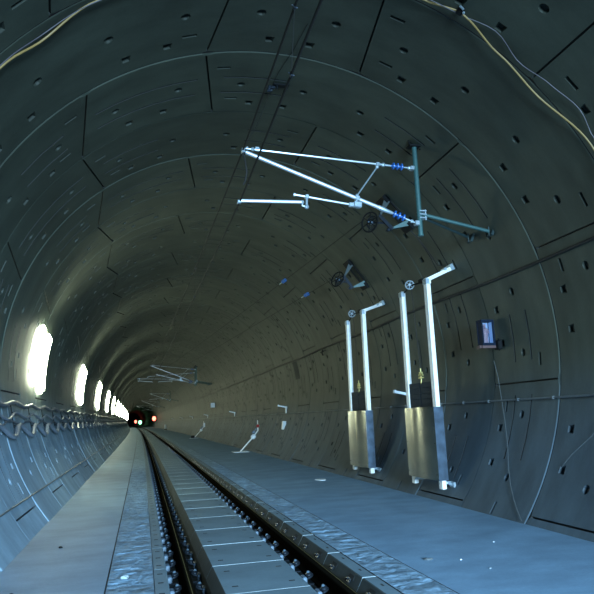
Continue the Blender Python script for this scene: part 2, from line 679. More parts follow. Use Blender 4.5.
# ------------------------------------------------------------------ rails
prof = [(-.075, 0), (-.075, .012), (-.012, .032), (-.0085, .05), (-.0085, .118), (-.030, .134), (-.036, .142), (-.036, .162), (-.028, .1715),
        (.028, .1715), (.036, .162), (.036, .142), (.030, .134), (.0085, .118), (.0085, .05), (.012, .032), (.075, .012), (.075, 0)]
RAILS = [(-1.352, 'dark steel rail on the side of the wall lamps'), (.138, 'dark steel rail on the side of the wide walkway')]
for x, lab in RAILS:
    rl = MB().sweep([(x + a, -.272 + c) for a, c in prof], YS)
    o = rl.build('rail', 'rail'); tag(o, lab, 'rail', 'running rails of the track')
    s = 1 if x > 0 else -.15
    bd = MB().sweep([(x + s * .028 - .004, -.1), (x + s * .028 + .004, -.1), (x + s * .028 + .004, -.0985), (x + s * .028 - .004, -.0985)], YS)
    bd.build('running_band', 'band', o)['label'] = 'thin worn shiny line on the rail head'

# rail fasteners ---------------------------------------------------
def make_fastener():
    root = thing('rail_fastener', 'x', 'rail fastener', (0, 0, 0))
    MB().box((0, 0, -.281), (.40, .17, .018), bev=.004).build('base_plate', 'fast', root)
    for s in (-1, 1):
        MB().box((s * .178, 0, -.245), (.056, .15, .075), bev=.012).build('guide_block', 'guide', root)
        pts = []
        for q in range(25):                       # bent spring clip, seen from above an M
            a = q / 24.0
            yy = (a - .5) * .16
            xx = .145 - .06 * abs(math.sin(a * PI * 2)) ** .8 - (.02 if .42 < a < .58 else 0)
            zz = -.215 + .035 * math.sin(a * PI)
            pts.append((s * xx, yy, zz))
        MB().tube(pts, .013, 8).ball((s * .118, 0, -.20), .036, 10, sc=(1, 1.2, .9)).build('spring_clip', 'fast', root)
        bl = MB().tube([(s * .122, 0, -.20), (s * .122, 0, -.163)], [.020, .020], 6)
        bl.ball((s * .122, 0, -.163), .017, 8, sc=(1, 1, .7)).build('bolt', 'bolt', root)
    return root


FY0, FP = 5.353, .607
fast0 = make_fastener()
far_mesh = MB().box((0, 0, -.281), (.40, .17, .018)).box((-.178, 0, -.245), (.056, .15, .075)).box((.178, 0, -.245), (.056, .15, .075)) \
    .box((-.115, 0, -.20), (.07, .14, .06), bev=.02).box((.115, 0, -.20), (.07, .14, .06), bev=.02).build('rail_fastener', 'fast')
tag(far_mesh, 'x', 'rail fastener')
used_near = used_far = False
for ri, (x, side) in enumerate(((-1.352, 'lamp-side rail'), (.138, 'walkway-side rail'))):
    for i in range(150):
        y = FY0 + FP * i
        n = nth(i)
        lab = f'dark sprung fastener on the {side}, {n} from the near end' if n else f'small dark fastener further along the {side}'
        loc = (x + bend(y), y, 0)
        if i < 48:
            o = fast0 if not used_near else copy_tree(fast0)
            used_near = True
        else:
            o = far_mesh if not used_far else copy_tree(far_mesh)
            used_far = True
        o.location = loc; o['label'] = lab; o['group'] = f'fasteners along the {side}'
st = MB()
for x in (-1.352, .138):
    for i in range(150, 250):
        y = FY0 + FP * i
        for s in (-1, 1):
            st.box((x + bend(y) + s * .13, y, -.235), (.095, .15, .075))
tag(st.build('distant_fasteners', 'fast', smooth=0), 'tiny dark fasteners crowding the rails far down the tunnel', 'rail fasteners', None, 'stuff')

# central panels ---------------------------------------------------
def panel_prof(x0, x1, zb, bl, br):
    return [(x0 - bl, zb), (x0, 0), (x1, 0), (x1 + br, zb)]


def make_panel():
    root = thing('track_panel', 'x', 'concrete panel', (0, 0, 0))
    pb = MB().sweep([(-1.165, -.285), (-1.165, -.13), (-1.103, -.012), (-1.09, 0), (-.28, 0), (-.268, -.012), (-.255, -.285)], [.006, PPITCH - .006], bnd=False)
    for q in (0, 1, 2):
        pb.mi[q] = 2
    for (sx, sy) in ((-.97, .26), (-.40, .26), (-.97, .88), (-.40, .88)):
        pb.box((sx, sy, .0008), (.06, .028, .003), mi=1)
    pb.build('slab', ['slab', 'slot', 'bevel'], root, smooth=20)
    e = MB().box((-.685, .013, -.004), (.81, .014, .0105))
    e.build('edge_strip', 'edge', root)['label'] = 'pale cement line along the panel joint'
    return root


PPITCH = 1.156
p0 = make_panel()
for i in range(-5, 150):
    y = 5.975 + PPITCH * i
    o = p0 if i == -5 else copy_tree(p0)
    o.location = (bend(y + .5), y, 0)
    o.rotation_euler.z = math.atan((y + .5) / 8000.0) if y > 0 else 0
    n = nth(i + 1) if i >= -1 else None
    if i < -1:
        o['label'] = 'grey concrete panel between the rails, before the first visible joint'
    else:
        o['label'] = f'grey concrete panel between the rails, {n} from the near end' if n else 'grey concrete panel between the rails further down the tunnel'
    o['group'] = 'precast panels between the rails'
# kerb blocks ------------------------------------------------------
KP = 1.172


def make_kerb(side):
    root = thing('kerb_block', 'x', 'kerb block', (0, 0, 0))
    if side > 0:
        pr = [(.215, -.30), (.215, -.125), (.228, -.105), (.283, -.006), (.295, 0), (.425, 0), (.437, -.01), (.437, -.30)]
    else:
        pr = [(-1.731, -.30), (-1.731, -.01), (-1.725, 0), (-1.60, 0), (-1.588, -.008), (-1.572, -.10), (-1.572, -.30)]
    kb = MB().sweep(pr, [.006, KP - .006], bnd=False)
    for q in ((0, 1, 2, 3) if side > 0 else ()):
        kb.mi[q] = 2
    if side > 0:
        for sy in (.30, .86):
            kb.box((.37, sy, .0008), (.02, .07, .003), mi=1)
    else:
        for sy in (.18, .58, .95):
            kb.box((-1.665, sy, .0008), (.055, .03, .003), mi=1)
    kb.build('block', ['slab', 'slot', 'bevel'], root, smooth=20)
    if side > 0:
        MB().poly([(.226, .006, -.112), (.287, .006, 0.0012), (.43, .006, .0012), (.43, .006, -.004), (.290, .006, -.006), (.232, .006, -.112)], (0, 1, 0), .012).build('edge_strip', 'edge', root)['label'] = 'pale cement line along the block joint'
        for sy in (.28, .85):
            c = MB().box((.233, sy, -.078), (.05, .09, .012), Matrix.Rotation(-.95, 3, 'Y'), bev=.004)
            c.tube([(.222, sy + .07, -.088), (.218, sy + .03, -.066), (.225, sy, -.060)], .010, 6)
            c.build('clip', 'fast', root)['label'] = 'small shiny clip on the bevel'
            MB().box((.257, sy - .02, -.05), (.005, .15, .05), Matrix.Rotation(.52, 3, 'Y')).build('recess', 'slot', root)
    return root


for side, nm in ((1, 'walkway-side kerb'), (-1, 'lamp-side kerb')):
    k0 = make_kerb(side)
    for i in range(-4, 140):
        y = 6.066 + KP * i
        o = k0 if i == -4 else copy_tree(k0)
        o.location = (bend(y + .5), y, 0)
        o.rotation_euler.z = math.atan((y + .5) / 8000.0) if y > 0 else 0
        n = nth(i + 1) if i >= -1 else None
        if i < -1:
            o['label'] = f'dark grey slope-edged concrete block of the {nm}, before the first visible joint'
        else:
            o['label'] = f'dark grey slope-edged concrete block of the {nm}, {n} from the near end' if n else f'dark grey slope-edged concrete block further along the {nm}'
        o['group'] = f'blocks of the {nm}'

# ------------------------------------------------------------------ wall lamps
def lamp_geo(y, ln, th0, th1, off0, off1):
    """curved box that follows the wall, rounded at its ends"""
    mb = MB(); n = 16; prof_n = 4
    vs = []
    for q in range(n + 1):
        t = th0 + (th1 - th0) * q / n
        e = min(q, n - q) / 2.0
        sc = math.sqrt(max(0.05, 1 - (1 - min(1, e)) ** 2))
        for (yy, of) in ((-.5, off0), (-.42 * 1, off1), (.42, off1), (.5, off0)):
            vs.append(wp2(t, y + yy * ln * sc, off0 + (of - off0) * sc))
    fs = []
    for q in range(n):
        for j in range(4):
            fs.append((q * 4 + j, q * 4 + (j + 1) % 4, q * 4 + 4 + (j + 1) % 4, q * 4 + 4 + j))
    fs += [(0, 1, 2, 3), (n * 4, n * 4 + 3, n * 4 + 2, n * 4 + 1)]
    return mb.add(vs, fs)


def wp2(th, y, off):    # unbent wall point, y measured from the lamp
    a = math.radians(th)
    return Vector(((R - off) * math.sin(a), y, ZC + (R - off) * math.cos(a)))


LAMPS = [15.05] + [25.0 + 9.85 * i for i in range(19)]
lamp0 = None
for i, y in enumerate(LAMPS):
    n = nth(i)
    lab = f'tall glowing white lamp on the curved wall, {n} in its row' if n and i < 6 else 'glowing white lamp merging into the bright row far down the wall'
    if lamp0 is None:
        lamp0 = thing('wall_lamp', lab, 'lamp', (bend(y), y, 0), 'row of glowing wall lamps')
        lamp_geo(-.55, .26, -92.2, -73.5, .01, .03).build('housing', 'white', lamp0)
        lamp_geo(.40, .26, -93.8, -75.5, .01, .03).build('housing', 'white', lamp0)
        lamp_geo(-.55, .30, -92.4, -73.6, .03, .13).build('diffuser', 'lens', lamp0)
        lamp_geo(.40, .30, -94.2, -74.6, .03, .14).build('diffuser', 'lens', lamp0)
    else:
        copy_tree(lamp0, (bend(y), y, 0), lab)

# ------------------------------------------------------------------ cantilevers
def insulator(mb, a, b_, r0=.024, r1=.055, n=4):
    a, b_ = Vector(a), Vector(b_)
    pts, rs = [a], [r0]
    for i in range(n):
        for f, r in ((.1, r0), (.35, r1), (.6, r1 * .95), (.75, r0)):
            pts.append(a.lerp(b_, (i + f) / n)); rs.append(r)
    pts.append(b_); rs.append(r0)
    mb.tube(pts, rs, 12)


def lerp(a, b_, t): return Vector(a).lerp(Vector(b_), t)


def cantilever(y, lab, push=False, lower=0.0, tip=None, dend=None, grp='catenary cantilever arms'):
    O = (0, 0, 0)
    t = thing('cantilever_arm', lab, 'cantilever', (bend(y), y, 0), grp)
    if tip is None:
        tip = -.37 if not push else -1.13
    if push: lower = -.41
    mb = MB().tube([(2.56, 0, 4.47), (2.56, 0, 6.05)], .042, 14)
    mb.tube([(2.56, 0, 4.465), (2.56, 0, 4.49)], .05, 14)
    mb.build('post', 'green', t)
    br = MB().box((2.56, 0, 6.055), (.22, .16, .03)).box((2.50, .05, 6.13), (.03, .03, .14)).box((2.64, -.04, 6.10), (.03, .03, .12)).box((2.60, .02, 6.19), (.20, .20, .02), Matrix.Rotation(.62, 3, 'Y'))
    br.tube([(2.49, 0, 6.06), (2.47, .02, 6.20)], .012, 6).tube([(2.66, 0, 6.02), (2.74, .05, 6.08)], .016, 6)
    br.build('ceiling_bracket', 'black', t)
    # struts to the wall
    MB().tube([(2.60, -.02, 4.84), (3.80, -.06, 4.585)], .030, 10).build('strut', 'green', t)
    MB().tube([(2.60, .04, 4.82), (3.66, .40, 4.62)], .026, 10).build('strut', 'dgreen', t)['label'] = 'darker rear strut'
    cl = MB()
    for dz in (0, -.06, .06):
        cl.box((2.60, -.01, 4.83 + dz), (.13, .12, .022), bev=.004)
    cl.tube([(2.66, -.03, 4.74), (2.66, -.03, 4.92)], .012, 8)
    cl.build('post_clamp', 'galv', t)
    for px_, py_, pz_ in ((3.83, -.06, 4.575), (3.72, .42, 4.60)):
        wb = MB().box((px_ + .02, py_, pz_), (.05, .14, .16), Matrix.Rotation(.45, 3, 'Y'), bev=.006).tube([(px_ - .03, py_, pz_ - .07), (px_ - .03, py_, pz_ + .09)], .014, 8)
        wb.build('wall_bracket', 'dgreen', t)
    # top tube
    z0, z1 = 5.66 - max(0, lower) * .1 - min(0, lower) * .3, 5.79 - lower
    a, e = (2.49, 0, z0), (tip, 0, z1)
    f = lambda x: (x, 0, z0 + (z1 - z0) * (2.49 - x) / (2.49 - tip))
    MB().tube([f(1.93), f(tip + .27)], .016, 10).build('top_tube', 'alu', t)
    fk = MB().tube([f(2.52), f(2.34)], .014, 8).ball(f(2.44), .035, 8).box(f(2.49), (.07, .09, .07), bev=.01)
    fk.build('fork_end', 'galv', t)
    MB().tube([f(2.12), f(1.90)], [.016, .024], 8).ball(f(1.97), .038, 8).build('tube_socket', 'galv', t)
    ib = MB(); insulator(ib, f(2.33), f(2.11), .02, .06, 3); ib.build('insulator', 'blue', t)
    hk = MB().tube([f(tip + .27), f(tip + .16)], [.03, .022], 8).ball(f(tip + .13), .036, 8)
    hk.tube([f(tip + .13), f(tip + .02)], .015, 8).tube([(tip + .05, 0, z1 + .03), (tip - .02, 0, z1 - .03), (tip + .04, 0, z1 - .08)], .013, 8)
    hk.box((tip - .03, 0, z1 - .045), (.05, .09, .07), bev=.008).box((tip + .20, 0, z1 + .02), (.06, .05, .02))
    hk.build('suspension_clamp', 'galv', t)
    # diagonal tube
    d0, d1 = Vector((2.50, 0, 4.685)), Vector(dend or (tip + .02, 0, 5.725 - lower))
    q = lambda s: d0.lerp(d1, s)
    MB().tube([q(.19), q(1.0)], .031, 12).build('diagonal_tube', 'alu', t)['label'] = 'thick bright sloping tube'
    fk = MB().tube([q(-.02), q(.07)], .014, 8).box(q(0), (.08, .09, .08), bev=.01).ball(q(.03), .034, 8)
    fk.build('fork_end', 'galv', t)
    MB().tube([q(.145), q(.155), q(.215), q(.235)], [.022, .030, .040, .040], 10).build('tube_socket', 'galv', t)
    ib = MB(); insulator(ib, q(.07), q(.150), .02, .062, 3); ib.build('insulator', 'blue', t)
    # brace between the two
    b0, b1 = Vector(f(1.86)) - Vector((0, 0, .05)), q(.36) + Vector((0, 0, .05))
    bm_ = MB().tube([b0, b1], .0125, 8).ball(b0, .034, 8).ball(b1, .034, 8)
    bm_.box(Vector(f(1.87)), (.07, .06, .06), bev=.01).box(q(.36), (.08, .075, .08), bev=.01)
    bm_.build('brace', 'galv', t)
    # registration tube, drop bracket and steady arm
    if not push:
        r0, r1 = Vector((1.47, 0, 4.935)), Vector((.43, 0, 5.062))
        dx, sa, sb = .62, Vector((.54, 0, 4.945)), Vector((-.45, 0, 4.912))
    else:
        r0, r1 = Vector((1.30, 0, 5.0)), Vector((-2.2, 0, 5.10))
        dx, sa, sb = -2.06, Vector((-2.14, 0, 4.92)), Vector((-1.03, 0, 4.83))
    MB().tube([r0, r1], .017, 10).tube([r1, r1 + (r1 - r0).normalized() * .03], .028, 8).build('registration_tube', 'alu', t)
    cb = MB().box(r0 + Vector((0, 0, .015)), (.14, .09, .10), Matrix.Rotation(.1, 3, 'Y'), bev=.015).box(r0 - Vector((.1, 0, -.01)), (.10, .06, .07), bev=.01)
    cb.tube([r0 + Vector((0, 0, .04)), q(.37)], .02, 8)
    cb.build('tube_clamp', 'galv', t)
    rz = r0.lerp(r1, (dx - r0.x) / (r1.x - r0.x)).z
    db = MB().box((dx, 0, rz), (.06, .07, .07), bev=.01).tube([(dx, 0, rz), (dx - .01, 0, rz - .17)], .020, 8).ball((dx - .01, 0, rz - .17), .04, 8)
    db.tube([(dx - .01, 0, rz - .17), (sa.x, 0, sa.z - .06), tuple(sa)], .018, 8).ball(tuple(sa), .035, 8)
    db.build('drop_bracket', 'galv', t)
    MB().tube([sa, sb], .027, 10).build('steady_arm', 'alu', t)['label'] = 'bright level steady arm'
    MB().box(sb + Vector((-.02 if not push else .02, 0, -.02)), (.06, .07, .05), bev=.008).tube([sb + Vector((0, 0, .02)), sb + Vector((-.05, 0, -.05))], .012, 6).build('contact_clip', 'galv', t)
    return t


CANT = [(8.7, False), (51.0, True), (93.5, False), (136.0, True), (178.5, False)]
labs = ['bright tubular cantilever arm on a teal post hung from the near ceiling',
        'first of two crossing cantilever arms in the second, smaller group along the tunnel',
        'small cantilever arm third along the wire line', 'tiny cantilever arm fourth along the wire line', 'tiny cantilever arm fifth and last along the wire line']
for (y, push), lb in zip(CANT, labs):
    cantilever(y, lb, push)
cantilever(52.2, 'second of two crossing cantilever arms, just behind its twin, carrying the anchored wires', False, .45, -1.36, (-.72, 0, 5.52))

# loose jumper lead at the near cantilever tip
pts = [(-.40 + bend(8.7), 8.7, 5.70), (-.375, 8.66, 5.55), (-.35, 8.68, 5.38), (-.375, 8.7, 5.24), (-.41, 8.7, 5.17)]
tag(MB().tube(pts, .014, 8).build('hanging_lead', 'cablek'), 'short black lead dangling from the tip of the near cantilever arm', 'cable')

# ------------------------------------------------------------------ overhead wires
def span(pts, sag, n=14):
    out = []
    for (a, b_, s) in zip(pts, pts[1:], sag):
        for i in range(n):
            t = i / n
            p = lerp(a, b_, t); p.z -= 4 * s * t * (1 - t)
            p.x += 0
            out.append(p)
    out.append(Vector(pts[-1]))
    return [Vector((p.x + bend(p.y), p.y, p.z)) for p in out]


mess = [(-.85, -30, 5.74), (-.402, 8.7, 5.742), (-1.15, 51, 6.15), (-.40, 93.5, 5.74), (-1.1, 136, 6.1), (-.4, 178.5, 5.74), (-.6, 221, 5.74)]
cont = [(-.98, -30, 4.90), (-.455, 8.7, 4.905), (-1.03, 51, 4.82), (-.455, 93.5, 4.90), (-1.03, 136, 4.82), (-.455, 178.5, 4.9), (-.6, 221, 4.9)]
MP = span(mess, [.25] * 6); CPT = span(cont, [.02] * 6)
tag(MB().tube(MP, .014, 8).build('messenger_wire', 'wire'), 'dark upper catenary wire clamped to the cantilever tips', 'wire')
tag(MB().tube(CPT, .014, 8).build('contact_wire', 'wire'), 'dark lower contact wire running above the track', 'wire')


def at_y(pts, y):
    for a, b_ in zip(pts, pts[1:]):
        if a.y <= y <= b_.y:
            return a.lerp(b_, (y - a.y) / (b_.y - a.y))


for y, lb in ((5.15, 'thin dropper wire near the top of the view, ahead of the near cantilever arm'), (16.0, 'thin dropper wire just beyond the near cantilever arm'), (24, 'thin dropper wire second beyond the near cantilever arm'),
              (33, 'thin dropper wire third beyond the near cantilever arm'), (42, 'thin dropper wire just before the second group of arms')):
    a, b_ = at_y(MP, y), at_y(CPT, y)
    t = thing('dropper', lb, 'dropper wire', b_, 'droppers between the catenary wires')
    MB().tube([a, b_], .003, 6).build('wire', 'cablek', t, b_)
    for p in (a, b_):
        MB().box(p, (.03, .05, .05), bev=.006).tube([p + Vector((-.03, 0, .02)), p + Vector((.03, 0, -.01))], .008, 6).build('clip', 'fast', t, b_)

# ceiling anchor + thin pull wire
t = thing('ceiling_anchor', 'small metal anchor with two studs on the ceiling above the cantilever arm', 'anchor', (.10, 8.66, 6.92))
an = MB().box((.09, 8.70, 6.90), (.12, .06, .05), bev=.01).box((.05, 8.72, 6.86), (.06, .05, .07), bev=.01).tube([(.02, 8.72, 6.84), (.10, 8.72, 6.86)], .02, 8)
an.build('clamp', 'fast', t, t.location)
MB().box((.24, 8.66, 6.925), (.26, .10, .03), bev=.006).build('plate', 'black', t, t.location)
for x in (.17, .33):
    MB().tube([(x, 8.64, 6.93), (x, 8.64, 6.84)], .010, 6).build('stud', 'fast', t, t.location)
tag(MB().tube([wp(3.5, 7.05, .02), wp(2.9, 7.66, .02), wp(1.6, 8.3, .03), (.08, 8.66, 6.88)], .005, 6).build('ceiling_wire', 'wire'), 'thin dark wire along the ceiling to the small anchor', 'wire')
tag(MB().tube([(.06, 8.72, 6.84), (-.05, 8.72, 6.5), (-.22, 8.71, 6.1), (-.39, 8.70, 5.80)], .005, 6).build('pull_wire', 'wire'), 'thin dark wire from the ceiling anchor down to the cantilever tip', 'wire')

# ------------------------------------------------------------------ wall mounted tensioners
def tensioner(wc, base, end, lab):
    """wc wheel centre, base two points on the wall, end = inner plate centre"""
    wc = Vector(wc); b0, b1 = Vector(base[0]), Vector(base[1]); e = Vector(end)
    t = thing('wire_tensioner', lab, 'tensioner', (b0 + b1) / 2, 'wire tensioners on the wall above the cabinets')
    O = t.location
    along = (b1 - b0).normalized()                    # down the wall
    cen = (b0 + b1) / 2
    nrm = Vector((-cen.x, 0, ZC - cen.z)).normalized()
    yv = Vector((0, 1, 0))
    h = (b1 - b0).length / 2
    rm = Matrix((yv, along, nrm)).transposed()
    fr = MB()
    for s in (-1, 1):
        fr.box(cen + along * (h * s) + nrm * .01, (.36, .16, .025), rm)
    for s in (-1, 1):
        fr.box(cen + yv * (.15 * s) + nrm * .02, (.03, 2 * h, .03), rm)
    fr.build('wall_frame', 'black', t, O)
    hw = .17
    e0, e1 = e - along * hw, e + along * hw
    for s, (w_, k_) in enumerate(((b0, e0), (b1, e1))):
        g_ = MB().poly([w_ - yv * .16, w_ + yv * .16, k_ + yv * .04, k_ - yv * .05], along, .014)
        g_.poly([w_ - yv * .16 - along * .09, w_ - yv * .16 + along * .07, k_ - yv * .05 + along * .012, k_ - yv * .05 - along * .012], yv, .012)
        g_.build('gusset', 'green' if s else 'dgreen', t, O)
        MB().box(w_ + nrm * .04 + along * (.03 if s else -.03), (.36, .16, .10), rm).build('gusset_foot', 'black', t, O)
    MB().box(e, (.12, 2 * hw + .05, .03), rm, bev=.004).box(e - yv * .07, (.02, 2 * hw + .05, .07), rm).build('end_plate', 'fast', t, O)
    MB().box(e + nrm * .05 + along * .15, (.10, .07, .07), rm, bev=.01).tube([e, wc], .022, 8).build('axle_bracket', 'fast', t, O)
    # wheels: rim, spokes, hub (axis across the wall line)
    ax = (wc - e); ax.y = 0; ax.normalize()
    ax = (ax + Vector((0, -.55, 0))).normalized()
    u = ax.orthogonal().normalized(); v = ax.cross(u)
    for j, (rr, of) in enumerate(((.20, .03), (.13, -.05))):
        c = wc + ax * of
        wl = MB().tube([c + rr * (math.cos(2 * PI * q / 24) * u + math.sin(2 * PI * q / 24) * v) for q in range(24)], .016, 8, closed=True)
        for q in range(6):
            a = 2 * PI * q / 6
            wl.tube([c, c + rr * (math.cos(a) * u + math.sin(a) * v)], .009, 6)
        wl.tube([c - ax * .03, c + ax * .03], .038, 10)
        wl.build('wheel', 'black' if j == 0 else 'fast', t, O)
    hb = MB().ball(wc, .045, 8); hb.ball(wc + ax * .06, .02, 6)
    hb.build('hub', 'guide', t, O)
    return t


tensioner((2.50, 10.72, 5.37), ((2.86, 10.75, 5.86), (3.33, 10.75, 5.37)), (2.80, 10.72, 5.37), 'dark wall tensioner with spoked wheel, partly behind the near cantilever arm')
tensioner((2.93, 14.2, 5.01), ((3.27, 14.2, 5.44), (3.66, 14.2, 4.91)), (3.17, 14.18, 4.93), 'dark wall tensioner with spoked wheel above the farther white-post cabinet')
for (a, b_, s, yi, lb, nm) in (((2.50, 10.72, 5.52), (-.72, 52.2, 5.50), .08, 16.3, 'anchored upper wire from the nearer wall tensioner to the far arms', 'blue insulator in the wire from the nearer tensioner'),
                               ((2.93, 14.2, 5.10), (-.62, 52.2, 4.93), .03, 16.3, 'anchored lower wire from the farther wall tensioner to the far arms', 'blue insulator in the wire from the farther tensioner')):
    W = span([a, b_], [s], 24)
    o = tag(MB().tube(W, .009, 8).build('anchored_wire', 'wire'), lb, 'wire')
    ib = MB(); insulator(ib, at_y(W, yi), at_y(W, yi + .34), .025, .055, 2)
    ib.build('insulator', 'blue', o)['label'] = nm
    MB().tube([at_y(W, yi + .4), at_y(W, yi + .6)], .014, 8).build('wire_clamp', 'galv', o)
# chain from the nearer tensioner down the wall to the cabinet arm
pts = [wp(50, 10.72, .06), wp(55, 10.69, .05), wp(59.8, 10.64, .05), wp(64.4, 10.57, .06), (3.93, 10.35, 4.40)]
tag(MB().tube(pts, .012, 6).build('tension_cable', 'cablek'), 'thin black cable down the wall from the tensioner to the near cabinet arm', 'cable')

# ------------------------------------------------------------------ counterweight cabinets
def counterweight(y0, y1, x, lab, top_n, top_f, wall_x, wz, dz=0):
    """near post at y0, far post at y1"""
    t = thing('counterweight_guide', lab, 'counterweight', (x, (y0 + y1) / 2, .2), 'counterweight guides on the wall')
    O = t.location
    zb = .23
    for yy, zt in ((y0, top_n), (y1, top_f)):
        pb = MB().box((x, yy, (zb + zt) / 2), (.058, .13, zt - zb), bev=.004)
        pb.box((x + .03, yy, (zb + zt) / 2), (.10, .02, zt - zb))
        p = pb.build('post', 'post', t, O)
        MB().box((x - .005, yy, zt - .06), (.075, .145, .10), bev=.004).build('post_cap', 'galv', p, O)
    # top arm to the wall on the near post
    d = Vector((wall_x - x, 0, wz - top_n))
    rm = Matrix.Rotation(-math.atan2(d.z, d.x), 3, 'Y')
    ab = MB()
    for s in (-1, 1):
        ab.box((x + d.x * .5, y0 + s * .05, top_n - .03 + d.z * .5), (d.length, .022, .07), rm)
    ab.box((x + .02, y0, top_n - .05), (.10, .13, .11), bev=.005)
    ab.build('top_arm', 'post', t, O)
    MB().box((wall_x + .0, y0, wz - .01), (.10, .17, .13), rm, bev=.01).tube([(wall_x - .05, y0 - .09, wz), (wall_x - .05, y0 + .09, wz)], .018, 8).box((wall_x - .16, y0, wz - .06), (.05, .15, .05), rm).build('arm_foot', 'galv', t, O)
    # pulley between the posts
    pc = Vector((x - .02, y0 + (y1 - y0) * .60, top_n + .03)); r_ = .085
    ax_ = Vector((-.45, -.9, 0)).normalized(); ux = Vector((-ax_.y, ax_.x, 0)); uz = Vector((0, 0, 1))
    pu = MB().tube([pc + r_ * (math.cos(2 * PI * q / 28) * ux + math.sin(2 * PI * q / 28) * uz) for q in range(28)], .013, 8, closed=True)
    for q in range(6):
        a = 2 * PI * q / 6 + .3
        pu.tube([pc, pc + r_ * (math.cos(a) * ux + math.sin(a) * uz)], .009, 6)
    pu.tube([pc - ax_ * .04, pc + ax_ * .04], .024, 10)
    pu.build('pulley', 'galv', t, O)
    MB().tube([(x + .03, pc.y, pc.z), (x + .03, y0 + .05, top_n - .04)], .016, 8).tube([(x + .03, pc.y, pc.z), (x + .03, y1, top_f - .04)], .014, 8).box((x + .03, y0 + .28, top_n + .02), (.05, .14, .07)).build('pulley_bracket', 'black', t, O)
    yc = (y0 + y1) / 2
    MB().tube([(x, pc.y - .02, pc.z - r_), (x, yc - .05, 2.42)], .007, 6).build('cable', 'cablek', t, O)
    hg = MB().tube([(x, yc - .05, 2.14), (x, yc - .05, 2.44)], .014, 8).box((x, yc - .05, 2.26), (.05, .17, .03), bev=.005).box((x, yc - .05, 2.35), (.04, .11, .05), bev=.006)
    hg.ball((x, yc - .12, 2.31), .024, 6).ball((x, yc + .03, 2.31), .024, 6)
    hg.build('hanger', 'brass', t, O)['label'] = 'brassy weight hanger'
    for s in (-1, 1):
        wv = MB()
        w_ = (y1 - y0 - .16) / 2
        for q in range(8):
            wv.box((x + .045, yc + .01 + s * (w_ / 2 + .004), 1.36 + q * .108), (.11, w_ - .012, .107), bev=.006)
        wv.build('weight_stack', 'weight', t, O)
    # stainless guard
    gx0, gx1, gy0, gy1, gz0, gz1 = x - .10, x + .085, y0 - .09, y1 + .03, .385 + dz, 1.69
    gd = MB()
    nb = 16
    bow = [(gx0 - 0.042 * math.sin(PI * q / nb), gy0 + (gy1 - gy0) * q / nb) for q in range(nb + 1)]
    bv = [(a, b_, zz) for zz in (gz0, gz1) for a, b_ in bow] + [(a + .01, b_, zz) for zz in (gz0, gz1) for a, b_ in bow]
    k_ = nb + 1
    bf = []
    for q in range(nb):
        bf += [(q, q + 1, k_ + q + 1, k_ + q), (2 * k_ + q + 1, 2 * k_ + q, 3 * k_ + q, 3 * k_ + q + 1), (q + 1, q, 2 * k_ + q, 2 * k_ + q + 1), (k_ + q, k_ + q + 1, 3 * k_ + q + 1, 3 * k_ + q)]
    bf += [(0, k_, 3 * k_, 2 * k_), (k_ - 1, 3 * k_ - 1, 4 * k_ - 1, 2 * k_ - 1)]
    gd.add(bv, bf)
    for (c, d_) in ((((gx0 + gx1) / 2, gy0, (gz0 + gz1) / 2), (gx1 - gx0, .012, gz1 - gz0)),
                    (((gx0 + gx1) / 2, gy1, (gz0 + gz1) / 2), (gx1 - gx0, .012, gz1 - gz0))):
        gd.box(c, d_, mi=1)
    for yy in (gy0 + .05, (gy0 + gy1) / 2 - .12, gy1 - .05):
        for zz in (gz0 + .1, (gz0 + gz1) / 2, gz1 - .35, gz1 - .1):
            gd.ball((gx0 - .007 - 0.042 * math.sin(PI * (yy - gy0) / (gy1 - gy0)), yy, zz), .010, 6)
    gd.build('guard', ['stain', 'stain_shade'], t, O)['label'] = 'brushed stainless guard'
    ft = MB()
    for yy in (y0 + .02, y1 - .12):
        ft.box((x + .1, yy + .03, .33), (.26, .05, .05), bev=.005)
    ft.tube([(x + .14, y0 - .02, .32), (x + .22, y0 - .02, .29)], .03, 8).box((x + .20, y0 - .02, .30), (.05, .16, .10), bev=.01)
    ft.build('foot_bracket', 'galv', t, O)
    return t


counterweight(10.25, 11.40, 3.375, 'larger, nearer pair of white posts with black weights and stainless guard', 4.12, 4.10, 3.93, 4.37)
counterweight(13.80, 14.98, 3.385, 'smaller, farther pair of white posts with black weights and stainless guard', 4.15, 4.07, 3.94, 4.345, -.03)

# ------------------------------------------------------------------ glass box with statuette
t = thing('display_box', 'small dark-framed glass box on a bar fixed to the cable-side wall', 'display box', (4.02, 9.45, 2.72))
O = t.location
x0, x1, y0, y1, z0, z1 = 3.945, 4.165, 9.38, 9.53, 2.75, 3.16
fb = MB()
for xx in (x0, x1):
    for yy in (y0, y1):
        fb.box((xx, yy, (z0 + z1) / 2), (.026, .026, z1 - z0))
for zz in (z0, z1):
    for xx in (x0, x1):
        fb.box((xx, (y0 + y1) / 2, zz), (.026, y1 - y0 + .026, .03))
    for yy in (y0, y1):
        fb.box(((x0 + x1) / 2, yy, zz), (x1 - x0 + .026, .026, .03))
fb.box(((x0 + x1) / 2, (y0 + y1) / 2, z1 + .012), (x1 - x0 + .03, y1 - y0 + .03, .02)).box(((x0 + x1) / 2, (y0 + y1) / 2, z0 - .012), (x1 - x0 + .03, y1 - y0 + .03, .02))
fb.build('frame', 'frame', t, O)
MB().box(((x0 + x1) / 2, y1 - .004, (z0 + z1) / 2), (x1 - x0, .008, z1 - z0)).build('back_panel', 'backing', t, O)['label'] = 'pale blue glowing back panel'
MB().box((x1, (y0 + y1) / 2, (z0 + z1) / 2), (.008, y1 - y0, z1 - z0)).build('inner_panel', 'backing', t, O)
